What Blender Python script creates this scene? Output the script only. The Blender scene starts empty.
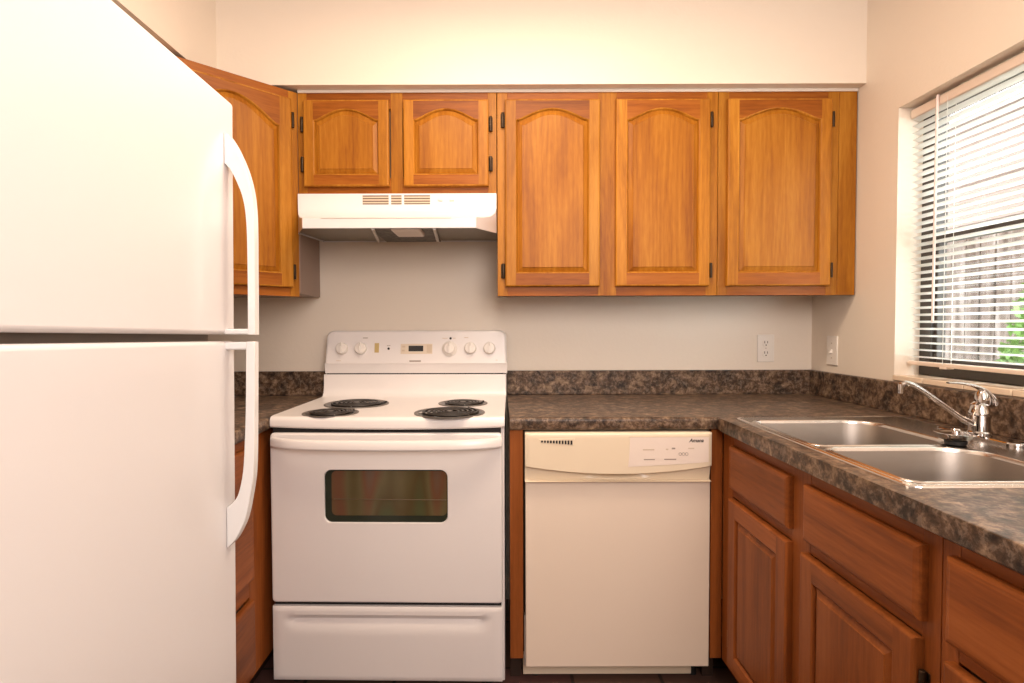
import bpy, bmesh, math, random
from mathutils import Vector, Matrix
random.seed(7)
S = bpy.context.scene
COL = S.collection
PI = math.pi
R = math.radians

# ------------------------------------------------------------------ camera
cam_data = bpy.data.cameras.new('camera')
cam = bpy.data.objects.new('camera', cam_data)
COL.objects.link(cam)
cam_data.sensor_width = 36.0
cam_data.lens = 550.0 / 1024 * 36
cam_data.shift_x = 12.0 / 1024
cam_data.clip_start = 0.02
CAM_Z = 1.214
pitch = math.atan(15.5 / 550)
cam.matrix_world = (Matrix.Translation((0, 0, CAM_Z)) @ Matrix.Rotation(PI / 2 - pitch, 4, 'X')
                    @ Matrix.Rotation(R(-0.18), 4, 'Z'))
S.camera = cam

# ------------------------------------------------------------------ light + exposure
S.view_settings.view_transform = 'Standard'
S.view_settings.look = 'None'
S.view_settings.gamma = 1.0
S.view_settings.use_curve_mapping = False
S.view_settings.exposure = 0.07
world = bpy.data.worlds.new('daylight')
S.world = world
world.use_nodes = True
bg = world.node_tree.nodes['Background']
bg.inputs[0].default_value = (0.93, 0.97, 1.0, 1)
bg.inputs[1].default_value = 9.0


def lamp(name, kind, loc, power, color, size=0.2, rot=(0, 0, 0), size_y=None):
    d = bpy.data.lights.new(name, kind)
    d.energy = power
    d.color = color
    if kind == 'AREA':
        d.size = size
        if size_y:
            d.shape = 'RECTANGLE'
            d.size_y = size_y
        else:
            d.shape = 'DISK'
    else:
        d.shadow_soft_size = size
    o = bpy.data.objects.new(name, d)
    o.location = loc
    o.rotation_euler = rot
    COL.objects.link(o)
    return o


lamp('ceiling_lamp', 'AREA', (0.05, 1.32, 2.40), 19, (1.0, 0.80, 0.60), 1.0, size_y=.28)
lamp('soffit_fill', 'POINT', (0.0, 1.0, 2.22), 8, (1.0, 0.86, 0.79), 0.14)  # added point fill to brighten the soffit, no separate fixture
lamp('frontal_fill', 'AREA', (0.55, -0.8, 1.95), 43, (1.0, 0.915, 0.88), 1.3, (R(82), 0, R(14)))  # added soft frontal fill from behind the camera, not a room lamp

# ------------------------------------------------------------------ materials
MATS = {}


def mat(name, color, rough=0.5, metal=0.0, coat=0.0, spec=0.5, emit=None):
    m = bpy.data.materials.new(name)
    m.use_nodes = True
    b = m.node_tree.nodes['Principled BSDF']
    b.inputs['Base Color'].default_value = (*color, 1)
    b.inputs['Roughness'].default_value = rough
    b.inputs['Metallic'].default_value = metal
    b.inputs['Coat Weight'].default_value = coat
    b.inputs['Coat Roughness'].default_value = 0.15
    b.inputs['Specular IOR Level'].default_value = spec
    MATS[name] = m
    return m


def N(m, typ, **kw):
    n = m.node_tree.nodes.new(typ)
    for k, v in kw.items():
        setattr(n, k, v)
    return n


def ramp(m, stops):
    n = N(m, 'ShaderNodeValToRGB')
    e = n.color_ramp.elements
    while len(e) < len(stops):
        e.new(0.5)
    for i, (p, c) in enumerate(stops):
        e[i].position = p
        e[i].color = (*c, 1)
    return n


def L(m, a, ao, b, bi):
    m.node_tree.links.new(a.outputs[ao], b.inputs[bi])


def wood(name, dark, mid, light, axis='Z', rough=0.36, figure=1.0):
    m = mat(name, mid, rough + .04, spec=0.2)
    b = m.node_tree.nodes['Principled BSDF']
    tc = N(m, 'ShaderNodeTexCoord')
    oi = N(m, 'ShaderNodeObjectInfo')
    mul = N(m, 'ShaderNodeMath', operation='MULTIPLY')
    mul.inputs[1].default_value = 37.0
    L(m, oi, 'Random', mul, 0)
    comb = N(m, 'ShaderNodeCombineXYZ')
    for i in range(3):
        L(m, mul, 0, comb, i)
    add = N(m, 'ShaderNodeVectorMath', operation='ADD')
    L(m, tc, 'Object', add, 0)
    L(m, comb, 0, add, 1)
    mp = N(m, 'ShaderNodeMapping')
    sc = {'Z': (1, 1, 0.09), 'X': (0.09, 1, 1), 'Y': (1, 0.09, 1)}[axis]
    mp.inputs['Scale'].default_value = sc
    L(m, add, 0, mp, 'Vector')
    n1 = N(m, 'ShaderNodeTexNoise')      # soft board figure
    n1.inputs['Scale'].default_value = 13
    n1.inputs['Detail'].default_value = 5
    n1.inputs['Roughness'].default_value = .62
    n1.inputs['Distortion'].default_value = 0.6
    L(m, mp, 0, n1, 'Vector')
    w = N(m, 'ShaderNodeTexWave', wave_type='BANDS', bands_direction='X' if axis != 'X' else 'Z')   # growth rings
    w.inputs['Scale'].default_value = 17.0
    w.inputs['Distortion'].default_value = 7.0 * figure
    w.inputs['Detail'].default_value = 3.0
    w.inputs['Detail Scale'].default_value = .9
    L(m, mp, 0, w, 'Vector')
    n2 = N(m, 'ShaderNodeTexNoise')      # fine pores
    n2.inputs['Scale'].default_value = 230
    n2.inputs['Detail'].default_value = 3
    L(m, mp, 0, n2, 'Vector')
    a1 = N(m, 'ShaderNodeMath', operation='MULTIPLY_ADD')
    a1.inputs[1].default_value = 0.05 * figure
    L(m, w, 'Fac', a1, 0)
    L(m, n1, 'Fac', a1, 2)
    a2 = N(m, 'ShaderNodeMath', operation='MULTIPLY_ADD')
    a2.inputs[1].default_value = 0.28
    L(m, n2, 'Fac', a2, 0)
    L(m, a1, 0, a2, 2)
    r = ramp(m, [(0.47, dark), (0.68, mid), (0.87, light)])
    L(m, a2, 0, r, 'Fac')
    hv = N(m, 'ShaderNodeHueSaturation')   # board-to-board difference
    mr = N(m, 'ShaderNodeMapRange')
    mr.inputs['To Min'].default_value = 0.86
    mr.inputs['To Max'].default_value = 1.1
    L(m, oi, 'Random', mr, 'Value')
    L(m, mr, 0, hv, 'Value')
    L(m, r, 'Color', hv, 'Color')
    L(m, hv, 'Color', b, 'Base Color')
    bu = N(m, 'ShaderNodeBump')
    bu.inputs['Strength'].default_value = 0.06
    bu.inputs['Distance'].default_value = 0.002
    L(m, n2, 'Fac', bu, 'Height')
    L(m, bu, 0, b, 'Normal')
    return m


UP = dict(dark=(0.235, 0.068, 0.005), mid=(0.38, 0.138, 0.010), light=(0.50, 0.205, 0.022))
oak_v = wood('oak_vertical_grain', axis='Z', **UP)
oak_h = wood('oak_horizontal_grain', (0.19, 0.046, 0.004), (0.31, 0.088, 0.008), (0.39, 0.125, 0.014), axis='X')
oak_s = wood('oak_stile', (0.29, 0.095, 0.007), (0.44, 0.165, 0.014), (0.55, 0.235, 0.030), axis='Z')
oak_p = wood('oak_panel', (0.24, 0.070, 0.006), (0.36, 0.124, 0.009), (0.46, 0.180, 0.018), axis='Z', figure=1.5)
LO = dict(dark=(0.17, 0.045, 0.010), mid=(0.26, 0.072, 0.015), light=(0.33, 0.098, 0.024))  # same oak, redder, with the shade below the counters put into its colour
low_v = wood('shaded_oak_vertical_grain', axis='Z', **LO)
low_h = wood('shaded_oak_horizontal_grain', axis='X', **LO)
side_grey = mat('cabinet_side_laminate', (0.30, 0.20, 0.15), 0.5)
cab_in = mat('cabinet_underside', (0.20, 0.11, 0.06), 0.6)
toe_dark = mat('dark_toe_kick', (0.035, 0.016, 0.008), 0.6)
bronze = mat('bronze_hinge', (0.045, 0.025, 0.012), 0.35, 0.7)
steel_hinge = mat('steel_hinge', (0.6, 0.52, 0.45), 0.35, 0.9)


def paint(name, color, rough=0.45, bump=0.06):
    m = mat(name, color, rough, spec=0.4)
    b = m.node_tree.nodes['Principled BSDF']
    tc = N(m, 'ShaderNodeTexCoord')
    n = N(m, 'ShaderNodeTexNoise')
    n.inputs['Scale'].default_value = 70
    n.inputs['Detail'].default_value = 3
    L(m, tc, 'Object', n, 'Vector')
    bu = N(m, 'ShaderNodeBump')
    bu.inputs['Strength'].default_value = bump
    bu.inputs['Distance'].default_value = 0.01
    L(m, n, 'Fac', bu, 'Height')
    L(m, bu, 0, b, 'Normal')
    return m


wall_paint = paint('cream_wall_paint', (0.82, 0.715, 0.595))
white_paint = paint('ceiling_paint', (0.82, 0.75, 0.66), 0.7)
caulk = mat('caulk', (0.75, 0.66, 0.56), 0.6)
white_enamel = mat('white_enamel', (0.78, 0.745, 0.735), 0.28, coat=0.3)
white_range = mat('white_range_enamel', (0.80, 0.745, 0.715), 0.3, coat=0.2)
almond = mat('almond_enamel', (0.81, 0.67, 0.49), 0.3, coat=0.25)
almond_door = mat('almond_door', (0.82, 0.68, 0.55), 0.3, coat=0.25)
handle_white = mat('handle_plastic', (0.83, 0.81, 0.79), 0.25, coat=0.3)
knob_white = mat('knob_plastic', (0.80, 0.74, 0.68), 0.3)
beige_print = mat('beige_print', (0.62, 0.49, 0.36), 0.5)
gold_print = mat('gold_print', (0.55, 0.40, 0.16), 0.4)
grey_print = mat('grey_print', (0.34, 0.27, 0.22), 0.5)
black_print = mat('black_print', (0.015, 0.012, 0.010), 0.4)
black_gap = mat('black_gap', (0.008, 0.006, 0.005), 0.7)
rubber = mat('black_rubber', (0.012, 0.011, 0.010), 0.55)
gasket = mat('grey_gasket', (0.34, 0.28, 0.23), 0.6)
coil_m = mat('coil_black', (0.030, 0.024, 0.020), 0.42, 0.3)
pan_m = mat('drip_pan_dark', (0.05, 0.042, 0.036), 0.3, 0.5)
pan_rim = mat('drip_pan_rim', (0.25, 0.225, 0.20), 0.42, 0.8)
chrome = mat('chrome', (0.66, 0.63, 0.61), 0.07, 1.0)
aluminium = mat('aluminium_bar', (0.55, 0.50, 0.45), 0.4, 0.8)
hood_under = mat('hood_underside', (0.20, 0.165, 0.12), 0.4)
lens_m = mat('lamp_lens', (0.75, 0.62, 0.52), 0.3)
plate_white = mat('plate_plastic', (0.82, 0.75, 0.67), 0.35)
slot_dark = mat('slot_dark', (0.10, 0.06, 0.04), 0.5)
window_bronze = mat('window_bronze', (0.045, 0.035, 0.028), 0.45)
sill_tile = mat('sill_tile', (0.78, 0.62, 0.46), 0.25, coat=0.3)
grout_m = mat('grout', (0.45, 0.32, 0.22), 0.8)
rail_m = mat('blind_rail', (0.80, 0.66, 0.55), 0.4)
wand_m = mat('wand_plastic', (0.80, 0.66, 0.60), 0.25)

# brushed stainless
steel = mat('stainless_steel', (0.36, 0.315, 0.275), 0.36, 1.0)
b = steel.node_tree.nodes['Principled BSDF']
tc = N(steel, 'ShaderNodeTexCoord')
mp = N(steel, 'ShaderNodeMapping')
mp.inputs['Scale'].default_value = (6, 260, 60)
L(steel, tc, 'Object', mp, 'Vector')
n = N(steel, 'ShaderNodeTexNoise')
n.inputs['Scale'].default_value = 3
L(steel, mp, 0, n, 'Vector')
mr = N(steel, 'ShaderNodeMapRange')
mr.inputs['To Min'].default_value = 0.40
mr.inputs['To Max'].default_value = 0.54
L(steel, n, 'Fac', mr, 'Value')
L(steel, mr, 0, b, 'Roughness')

deck_steel = mat('steel_deck', (0.42, 0.37, 0.33), 0.24, 1.0)
glint_steel = mat('steel_edge_glint', (0.80, 0.76, 0.72), 0.22, 1.0)  # same steel, paler: the glint on rim and lips put into the colour

# filter mesh
filt = mat('filter_mesh', (0.10, 0.08, 0.06), 0.5, 0.4)
b = filt.node_tree.nodes['Principled BSDF']
tc = N(filt, 'ShaderNodeTexCoord')
v = N(filt, 'ShaderNodeTexNoise')
v.inputs['Scale'].default_value = 60
v.inputs['Detail'].default_value = 4
L(filt, tc, 'Object', v, 'Vector')
r = ramp(filt, [(0.35, (0.03, 0.022, 0.015)), (0.7, (0.13, 0.10, 0.075))])
L(filt, v, 'Fac', r, 'Fac')
L(filt, r, 'Color', b, 'Base Color')

# marbled laminate
lam = mat('marbled_laminate', (0.15, 0.1, 0.07), 0.36, spec=0.3)
b = lam.node_tree.nodes['Principled BSDF']
tc = N(lam, 'ShaderNodeTexCoord')
n1 = N(lam, 'ShaderNodeTexNoise')
n1.inputs['Scale'].default_value = 23
n1.inputs['Detail'].default_value = 9
n1.inputs['Roughness'].default_value = 0.74
n1.inputs['Distortion'].default_value = 0.35
L(lam, tc, 'Object', n1, 'Vector')
n2 = N(lam, 'ShaderNodeTexNoise')
n2.inputs['Scale'].default_value = 58
n2.inputs['Detail'].default_value = 6
n2.inputs['Roughness'].default_value = 0.7
n2.inputs['Distortion'].default_value = 0.3
mp = N(lam, 'ShaderNodeMapping')
mp.inputs['Location'].default_value = (3, 7, 1)
L(lam, tc, 'Object', mp, 'Vector')
L(lam, mp, 0, n2, 'Vector')
r1 = ramp(lam, [(0.38, (0.016, 0.010, 0.007)), (0.46, (0.060, 0.031, 0.016)), (0.53, (0.140, 0.074, 0.040)), (0.62, (0.38, 0.25, 0.15))])
L(lam, n1, 'Fac', r1, 'Fac')
r2 = ramp(lam, [(0.40, (0.012, 0.010, 0.009)), (0.50, (0.085, 0.060, 0.044)), (0.60, (0.31, 0.23, 0.17))])
L(lam, n2, 'Fac', r2, 'Fac')
mx = N(lam, 'ShaderNodeMix', data_type='RGBA')
mx.inputs['Factor'].default_value = 0.45
L(lam, r1, 'Color', mx, 6)
L(lam, r2, 'Color', mx, 7)
L(lam, mx, 2, b, 'Base Color')

# dark floor tile
tile = mat('dark_floor_tile', (0.1, 0.06, 0.04), 0.35)
b = tile.node_tree.nodes['Principled BSDF']
tc = N(tile, 'ShaderNodeTexCoord')
mp = N(tile, 'ShaderNodeMapping')
mp.inputs['Location'].default_value = (0.06, 0.215, 0)
L(tile, tc, 'Object', mp, 'Vector')
bt = N(tile, 'ShaderNodeTexBrick', offset=0.0)
bt.inputs['Scale'].default_value = 1.0
bt.inputs['Brick Width'].default_value = 0.305
bt.inputs['Row Height'].default_value = 0.305
bt.inputs['Mortar Size'].default_value = 0.006
bt.inputs['Color1'].default_value = (0.13, 0.075, 0.045, 1)
bt.inputs['Color2'].default_value = (0.11, 0.045, 0.04, 1)
bt.inputs['Mortar'].default_value = (0.03, 0.02, 0.014, 1)
L(tile, mp, 0, bt, 'Vector')
L(tile, bt, 'Color', b, 'Base Color')

# oven glass: dark coated glass, its streaky coloured reflections painted into the base colour
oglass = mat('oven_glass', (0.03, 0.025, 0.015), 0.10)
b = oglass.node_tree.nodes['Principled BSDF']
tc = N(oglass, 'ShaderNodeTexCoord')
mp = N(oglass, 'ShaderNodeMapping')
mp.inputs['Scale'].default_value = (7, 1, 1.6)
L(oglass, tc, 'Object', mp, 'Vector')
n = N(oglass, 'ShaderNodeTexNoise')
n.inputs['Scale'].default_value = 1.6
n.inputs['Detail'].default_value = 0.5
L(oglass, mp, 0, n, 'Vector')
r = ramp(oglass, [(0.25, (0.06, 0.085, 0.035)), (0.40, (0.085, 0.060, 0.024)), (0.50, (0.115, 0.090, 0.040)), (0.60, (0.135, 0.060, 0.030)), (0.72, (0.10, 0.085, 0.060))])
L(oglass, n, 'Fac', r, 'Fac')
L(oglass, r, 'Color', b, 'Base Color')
oglass_edge = mat('oven_glass_border', (0.022, 0.028, 0.018), 0.12)
wire_m = mat('rack_wire', (0.16, 0.11, 0.06), 0.4, 0.4)

# window glass: clear pane with a mirror sheen
glass = bpy.data.materials.new('window_glass')
glass.use_nodes = True
nt = glass.node_tree
nt.nodes.remove(nt.nodes['Principled BSDF'])
tr = N(glass, 'ShaderNodeBsdfTransparent')
tr.inputs[0].default_value = (0.95, 0.97, 0.96, 1)
gl = N(glass, 'ShaderNodeBsdfGlossy')
gl.inputs['Roughness'].default_value = 0.02
ms = N(glass, 'ShaderNodeMixShader')
ms.inputs[0].default_value = 0.05
L(glass, tr, 0, ms, 1)
L(glass, gl, 0, ms, 2)
L(glass, ms, 0, nt.nodes['Material Output'], 'Surface')

# translucent vinyl slats
slat_m = bpy.data.materials.new('vinyl_slat')
slat_m.use_nodes = True
nt = slat_m.node_tree
b = nt.nodes['Principled BSDF']
b.inputs['Base Color'].default_value = (0.86, 0.85, 0.81, 1)
b.inputs['Roughness'].default_value = 0.4
tl = N(slat_m, 'ShaderNodeBsdfTranslucent')
tl.inputs[0].default_value = (0.86, 0.85, 0.80, 1)
ms = N(slat_m, 'ShaderNodeMixShader')
ms.inputs[0].default_value = 0.25
L(slat_m, b, 0, ms, 1)
L(slat_m, tl, 0, ms, 2)
L(slat_m, ms, 0, nt.nodes['Material Output'], 'Surface')

# exterior
fence_m = wood('weathered_fence', (0.022, 0.015, 0.011), (0.085, 0.062, 0.052), (0.19, 0.16, 0.145), axis='Z', rough=0.9)
siding_m = mat('house_siding', (0.17, 0.12, 0.10), 0.8)
leaf_m = mat('leaf_green', (0.10, 0.19, 0.035), 0.6)
grass_m = mat('ground_cover', (0.50, 0.48, 0.42), 0.95)

# ------------------------------------------------------------------ mesh helpers


def nb():
    return bmesh.new()


def box(bm, x0, x1, y0, y1, z0, z1, mi=0):
    x0, x1 = min(x0, x1), max(x0, x1)
    y0, y1 = min(y0, y1), max(y0, y1)
    z0, z1 = min(z0, z1), max(z0, z1)
    v = [bm.verts.new((x, y, z)) for z in (z0, z1) for (x, y) in ((x0, y0), (x1, y0), (x1, y1), (x0, y1))]
    for q in ((3, 2, 1, 0), (4, 5, 6, 7), (0, 1, 5, 4), (1, 2, 6, 5), (2, 3, 7, 6), (3, 0, 4, 7)):
        bm.faces.new([v[i] for i in q]).material_index = mi
    return v


def prism(bm, pts, axis, a, b, mi=0):
    """closed outline in the plane across `axis`, pulled from a to b"""
    def P(p, t):
        return {'X': (t, p[0], p[1]), 'Y': (p[0], t, p[1]), 'Z': (p[0], p[1], t)}[axis]
    va = [bm.verts.new(P(p, a)) for p in pts]
    vb = [bm.verts.new(P(p, b)) for p in pts]
    fs = [bm.faces.new(va), bm.faces.new(list(reversed(vb)))]
    n = len(pts)
    for i in range(n):
        fs.append(bm.faces.new((va[i], vb[i], vb[(i + 1) % n], va[(i + 1) % n])))
    for f in fs:
        f.material_index = mi
    return fs


def tube(bm, path, rad, seg=12, cap=True, flat=1.0, mi=0):
    P = [Vector(p) for p in path]
    n = len(P)
    rs = rad if isinstance(rad, (list, tuple)) else [rad] * n
    T = [(P[min(i + 1, n - 1)] - P[max(i - 1, 0)]).normalized() for i in range(n)]
    up = Vector((0, 0, 1)) if abs(T[0].z) < 0.9 else Vector((0, 1, 0))
    rings = []
    A = T[0].cross(up).normalized()
    for i in range(n):
        A = (A - T[i] * A.dot(T[i])).normalized()
        B = T[i].cross(A)
        rings.append([bm.verts.new(P[i] + A * math.cos(2 * PI * k / seg) * rs[i] + B * math.sin(2 * PI * k / seg) * rs[i] * flat) for k in range(seg)])
    for a, b_ in zip(rings, rings[1:]):
        for k in range(seg):
            f = bm.faces.new((a[k], a[(k + 1) % seg], b_[(k + 1) % seg], b_[k]))
            f.smooth = True
            f.material_index = mi
    if cap:
        bm.faces.new(list(reversed(rings[0]))).material_index = mi
        bm.faces.new(rings[-1]).material_index = mi


def lathe(bm, prof, centre, axis='Z', seg=40, mi=0, smooth=True):
    """profile = [(radius, height)...] turned about an axis through centre"""
    c = Vector(centre)
    rings = []
    for (r_, h) in prof:
        if r_ < 1e-6:
            p = {'Z': Vector((0, 0, h)), 'Y': Vector((0, h, 0)), 'X': Vector((h, 0, 0))}[axis]
            rings.append([bm.verts.new(c + p)])
            continue
        ring_ = []
        for k in range(seg):
            a = 2 * PI * k / seg
            p = {'Z': (r_ * math.cos(a), r_ * math.sin(a), h), 'Y': (r_ * math.cos(a), h, r_ * math.sin(a)), 'X': (h, r_ * math.cos(a), r_ * math.sin(a))}[axis]
            ring_.append(bm.verts.new(c + Vector(p)))
        rings.append(ring_)
    for a, b_ in zip(rings, rings[1:]):
        for k in range(seg):
            k2 = (k + 1) % seg
            if len(a) == 1 and len(b_) == 1:
                continue
            if len(a) == 1:
                f = bm.faces.new((a[0], b_[k2], b_[k]))
            elif len(b_) == 1:
                f = bm.faces.new((a[k], a[k2], b_[0]))
            else:
                f = bm.faces.new((a[k], a[k2], b_[k2], b_[k]))
            f.smooth = smooth
            f.material_index = mi


def rrect(x0, x1, z0, z1, r_, n=6):
    """rounded rectangle outline, counter-clockwise"""
    out = []
    for cx, cz, a0 in ((x1 - r_, z0 + r_, -90), (x1 - r_, z1 - r_, 0), (x0 + r_, z1 - r_, 90), (x0 + r_, z0 + r_, 180)):
        for k in range(n + 1):
            a = R(a0 + 90 * k / n)
            out.append((cx + r_ * math.cos(a), cz + r_ * math.sin(a)))
    return out


def loops(bm, rings, mi=0, smooth=True, cap=False):
    """skin consecutive closed loops of 3-D points"""
    V = [[bm.verts.new(p) for p in ring_] for ring_ in rings]
    n = len(V[0])
    for a, b_ in zip(V, V[1:]):
        for k in range(n):
            f = bm.faces.new((a[k], a[(k + 1) % n], b_[(k + 1) % n], b_[k]))
            f.smooth = smooth
            f.material_index = mi
    if cap:
        bm.faces.new(V[-1]).material_index = mi
    return V


def obj(name, bm, m, parent=None, loc=(0, 0, 0), rz=0.0, bevel=0.0, seg=2, smooth=True, fix=True, sharp=38):
    if fix:
        bmesh.ops.recalc_face_normals(bm, faces=bm.faces)
    me = bpy.data.meshes.new(name)
    bm.to_mesh(me)
    bm.free()
    o = bpy.data.objects.new(name, me)
    for x in (m if isinstance(m, (list, tuple)) else [m]):
        me.materials.append(x)
    COL.objects.link(o)
    o.location = loc
    o.rotation_euler = (0, 0, rz)
    if parent:
        o.parent = parent
    if bevel:
        md = o.modifiers.new('edge', 'BEVEL')
        md.width = bevel
        md.segments = seg
        md.limit_method = 'ANGLE'
        md.angle_limit = R(35)
    if smooth:
        for p in me.polygons:
            p.use_smooth = True
        try:
            me.set_sharp_from_angle(angle=R(sharp))
        except Exception:
            pass
    return o


def obj_(*a, **k):
    return obj(*a, **k)


def thing(name, label, cat, loc=(0, 0, 0), rz=0.0, group=None):
    o = bpy.data.objects.new(name, None)
    o.empty_display_size = 0.05
    COL.objects.link(o)
    o.location = loc
    o.rotation_euler = (0, 0, rz)
    tag(o, label, cat, group)
    return o


def tag(o, label, cat, group=None, kind=None):
    o['label'] = label
    o['category'] = cat
    if group:
        o['group'] = group
    if kind:
        o['kind'] = kind
    return o


def struct(o, label=None, cat=None):
    o['kind'] = 'structure'
    if label:
        o['label'] = label
        o['category'] = cat
    return o


def text(name, body, size, m, parent, loc, rot, bold=False, shear=0.0, align='CENTER'):
    c = bpy.data.curves.new(name, 'FONT')
    c.body = body
    c.size = size
    c.align_x = align
    c.align_y = 'CENTER'
    c.extrude = 0.0002
    c.shear = shear
    if bold:
        c.offset = size * 0.02
    tmp = bpy.data.objects.new(name, c)
    COL.objects.link(tmp)
    me = bpy.data.meshes.new_from_object(tmp.evaluated_get(bpy.context.evaluated_depsgraph_get()))
    bpy.data.objects.remove(tmp)
    o = bpy.data.objects.new(name, me)
    me.materials.clear()
    me.materials.append(m)
    COL.objects.link(o)
    o.parent = parent
    o.location = loc
    o.rotation_euler = rot
    return o


# ------------------------------------------------------------------ the room
XR, XL, YB, YF, ZC = 1.366, -1.41, 2.41, -2.4, 2.46
bm = nb(); box(bm, XL - .12, XR + .14, YF - .1, YB + .12, -.08, 0)
struct(obj('floor', bm, tile, smooth=False), 'dark brown square floor tiles below the cabinets', 'floor')
bm = nb(); box(bm, XL - .12, XR + .14, YF - .1, YB + .12, ZC, ZC + .08)
struct(obj('ceiling', bm, white_paint, smooth=False), 'cream painted kitchen ceiling', 'ceiling')
bm = nb(); box(bm, XL - .12, XR + .14, YB, YB + .12, 0, ZC)
struct(obj('wall_back', bm, wall_paint, smooth=False), 'cream wall behind the range and the dishwasher', 'wall')
bm = nb(); box(bm, XL - .12, XL, YF, YB, 0, ZC)
struct(obj('wall_left', bm, wall_paint, smooth=False), 'cream wall behind the refrigerator', 'wall')
bm = nb(); box(bm, XL - .12, XR + .14, YF - .1, YF, 0, ZC)
struct(obj('wall_front', bm, wall_paint, smooth=False), 'cream wall behind the camera', 'wall')
WY0, WY1, WZ0, WZ1 = .99, 1.902, 1.0225, 1.955
bm = nb()
box(bm, XR, XR + .14, WY1, YB, 0, ZC)
box(bm, XR, XR + .14, YF, WY0, 0, ZC)
box(bm, XR, XR + .14, WY0, WY1, 0, WZ0)
box(bm, XR, XR + .14, WY0, WY1, WZ1, ZC)
bmesh.ops.remove_doubles(bm, verts=bm.verts, dist=1e-5)
struct(obj('wall_right', bm, wall_paint, smooth=False, fix=False), 'cream wall around the window over the sink', 'wall')
# dropped soffit over the wall cabinets (an L, back run and left run)
SZ = 2.113
bm = nb()
prism(bm, [(XL, .25), (-1.05, .25), (-1.05, 2.073), (XR, 2.073), (XR, YB), (XL, YB)], 'Z', SZ, ZC)
struct(obj('ceiling_soffit', bm, wall_paint, smooth=False), 'cream painted soffit above the wall cabinets', 'soffit')

# window sill of glazed tile
bm = nb()
ys = [.99, 1.145, 1.302, 1.456, 1.61, 1.765, 1.902]
for a, b_ in zip(ys, ys[1:]):
    box(bm, XR - .008, XR + .118, a + .0012, b_ - .0012, 1.0225, 1.041, 0)
box(bm, XR - .005, XR + .118, .99, 1.902, 1.0222, 1.038, 1)
struct(obj('trim_1', bm, [sill_tile, grout_m], bevel=.003), 'beige tiled window sill above the backsplash', 'sill')

# window: aluminium single-hung unit set in the opening
wf = bpy.data.objects.new('window_1', None)
COL.objects.link(wf)
wf.location = (1.477, 1.446, 1.04)
struct(wf, 'dark framed single hung window over the sink', 'window')


def wbox(name, spec, m, bevel=.003, parent=wf):
    bm_ = nb()
    for (x0, x1, y0, y1, z0, z1) in spec:
        box(bm_, x0 - 1.49, x1 - 1.49, y0 - 1.46, y1 - 1.46, z0 - 1.04, z1 - 1.04)
    return obj(name, bm_, m, parent, bevel=bevel)


wbox('window_frame', [(1.462, 1.515, 1.866, 1.915, 1.042, 1.953), (1.462, 1.515, 1.006, 1.048, 1.042, 1.953),
                      (1.462, 1.515, 1.048, 1.872, 1.042, 1.078), (1.462, 1.515, 1.048, 1.872, 1.922, 1.953)], window_bronze)
wbox('meeting_rail', [(1.468, 1.51, 1.048, 1.872, 1.487, 1.522)], window_bronze)
wbox('sash_frame', [(1.472, 1.492, 1.852, 1.872, 1.078, 1.487), (1.472, 1.492, 1.048, 1.068, 1.078, 1.487), (1.472, 1.492, 1.068, 1.852, 1.078, 1.10)], window_bronze)
for z0, z1 in ((1.10, 1.487), (1.522, 1.93)):
    bm = nb(); box(bm, -.006, -.003, -.41, .41, z0 - 1.04, z1 - 1.04)
    obj('pane', bm, glass, wf, smooth=False)

# ------------------------------------------------------------------ outside the window
bm = nb(); box(bm, 1.52, 9, -4, 9, -.4, -.3)
struct(obj('ground', bm, grass_m, smooth=False), 'ground outside the window', 'ground')
fence = thing('wooden_fence', 'weathered wooden board fence outside the window', 'fence', (4.2, 2.5, -.3))
bm = nb()
for k in range(56):
    y0 = -1.6 + k * .145
    box(bm, -.01 + random.uniform(-.006, .006), .01, y0, y0 + .137, 0.0, 2.3 + random.uniform(-.02, .02))
obj('boards', bm, fence_m, fence, smooth=False)
for z in (.5, 1.5):
    bm = nb(); box(bm,   .01, .05, -1.6, 6.4, z, z + .09)
    obj('fence_rail', bm, fence_m, fence, smooth=False)


# neighbouring house beyond the fence
house = thing('neighbour_house', 'pale reddish sided house wall beyond the fence outside', 'house', (7.0, 3.0, -.3))
bm = nb()
box(bm, 0, .2, -6, 9, -.0, 4.6)
for k in range(23):
    prism(bm, [(-.03, .2 * k + .003), (0, .2 * k + .2), (.02, .2 * k + .2), (.02, .2 * k + .003)], 'Y', -6, 9)
obj('siding', bm, siding_m, house, smooth=False)
bm = nb()
prism(bm, [(-.45, 4.55), (2.5, 6.2), (2.5, 6.3), (-.5, 4.66)], 'Y', -6.2, 9.2)
obj('roof', bm, window_bronze, house, smooth=False)


def shrub(loc, rx, rz_, n, label):
    bm_ = nb()
    for i in range(n):
        u = random.uniform(-1, 1); a = random.uniform(0, 2 * PI); rr = random.uniform(.55, 1) ** .5
        s = math.sqrt(1 - u * u)
        c = Vector((rx * rr * s * math.cos(a), rx * rr * s * math.sin(a), rz_ * (1 + rr * u)))
        d1 = Vector([random.uniform(-1, 1) for _ in range(3)]).normalized()
        d2 = d1.cross(Vector((random.random(), random.random(), 1))).normalized()
        q = random.uniform(.03, .055)
        vs = [bm_.verts.new(c + d1 * q), bm_.verts.new(c + d2 * q * .45), bm_.verts.new(c - d1 * q), bm_.verts.new(c - d2 * q * .45)]
        bm_.faces.new(vs)
    o_ = obj('shrub', bm_, leaf_m, None, loc, fix=False, smooth=False)
    return tag(o_, label, 'shrub')


shrub((3.60, 3.45, -.3), .36, 1.0, 2400, 'bright green leafy shrub outside the lower window pane')

# ------------------------------------------------------------------ cabinet doors


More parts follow.
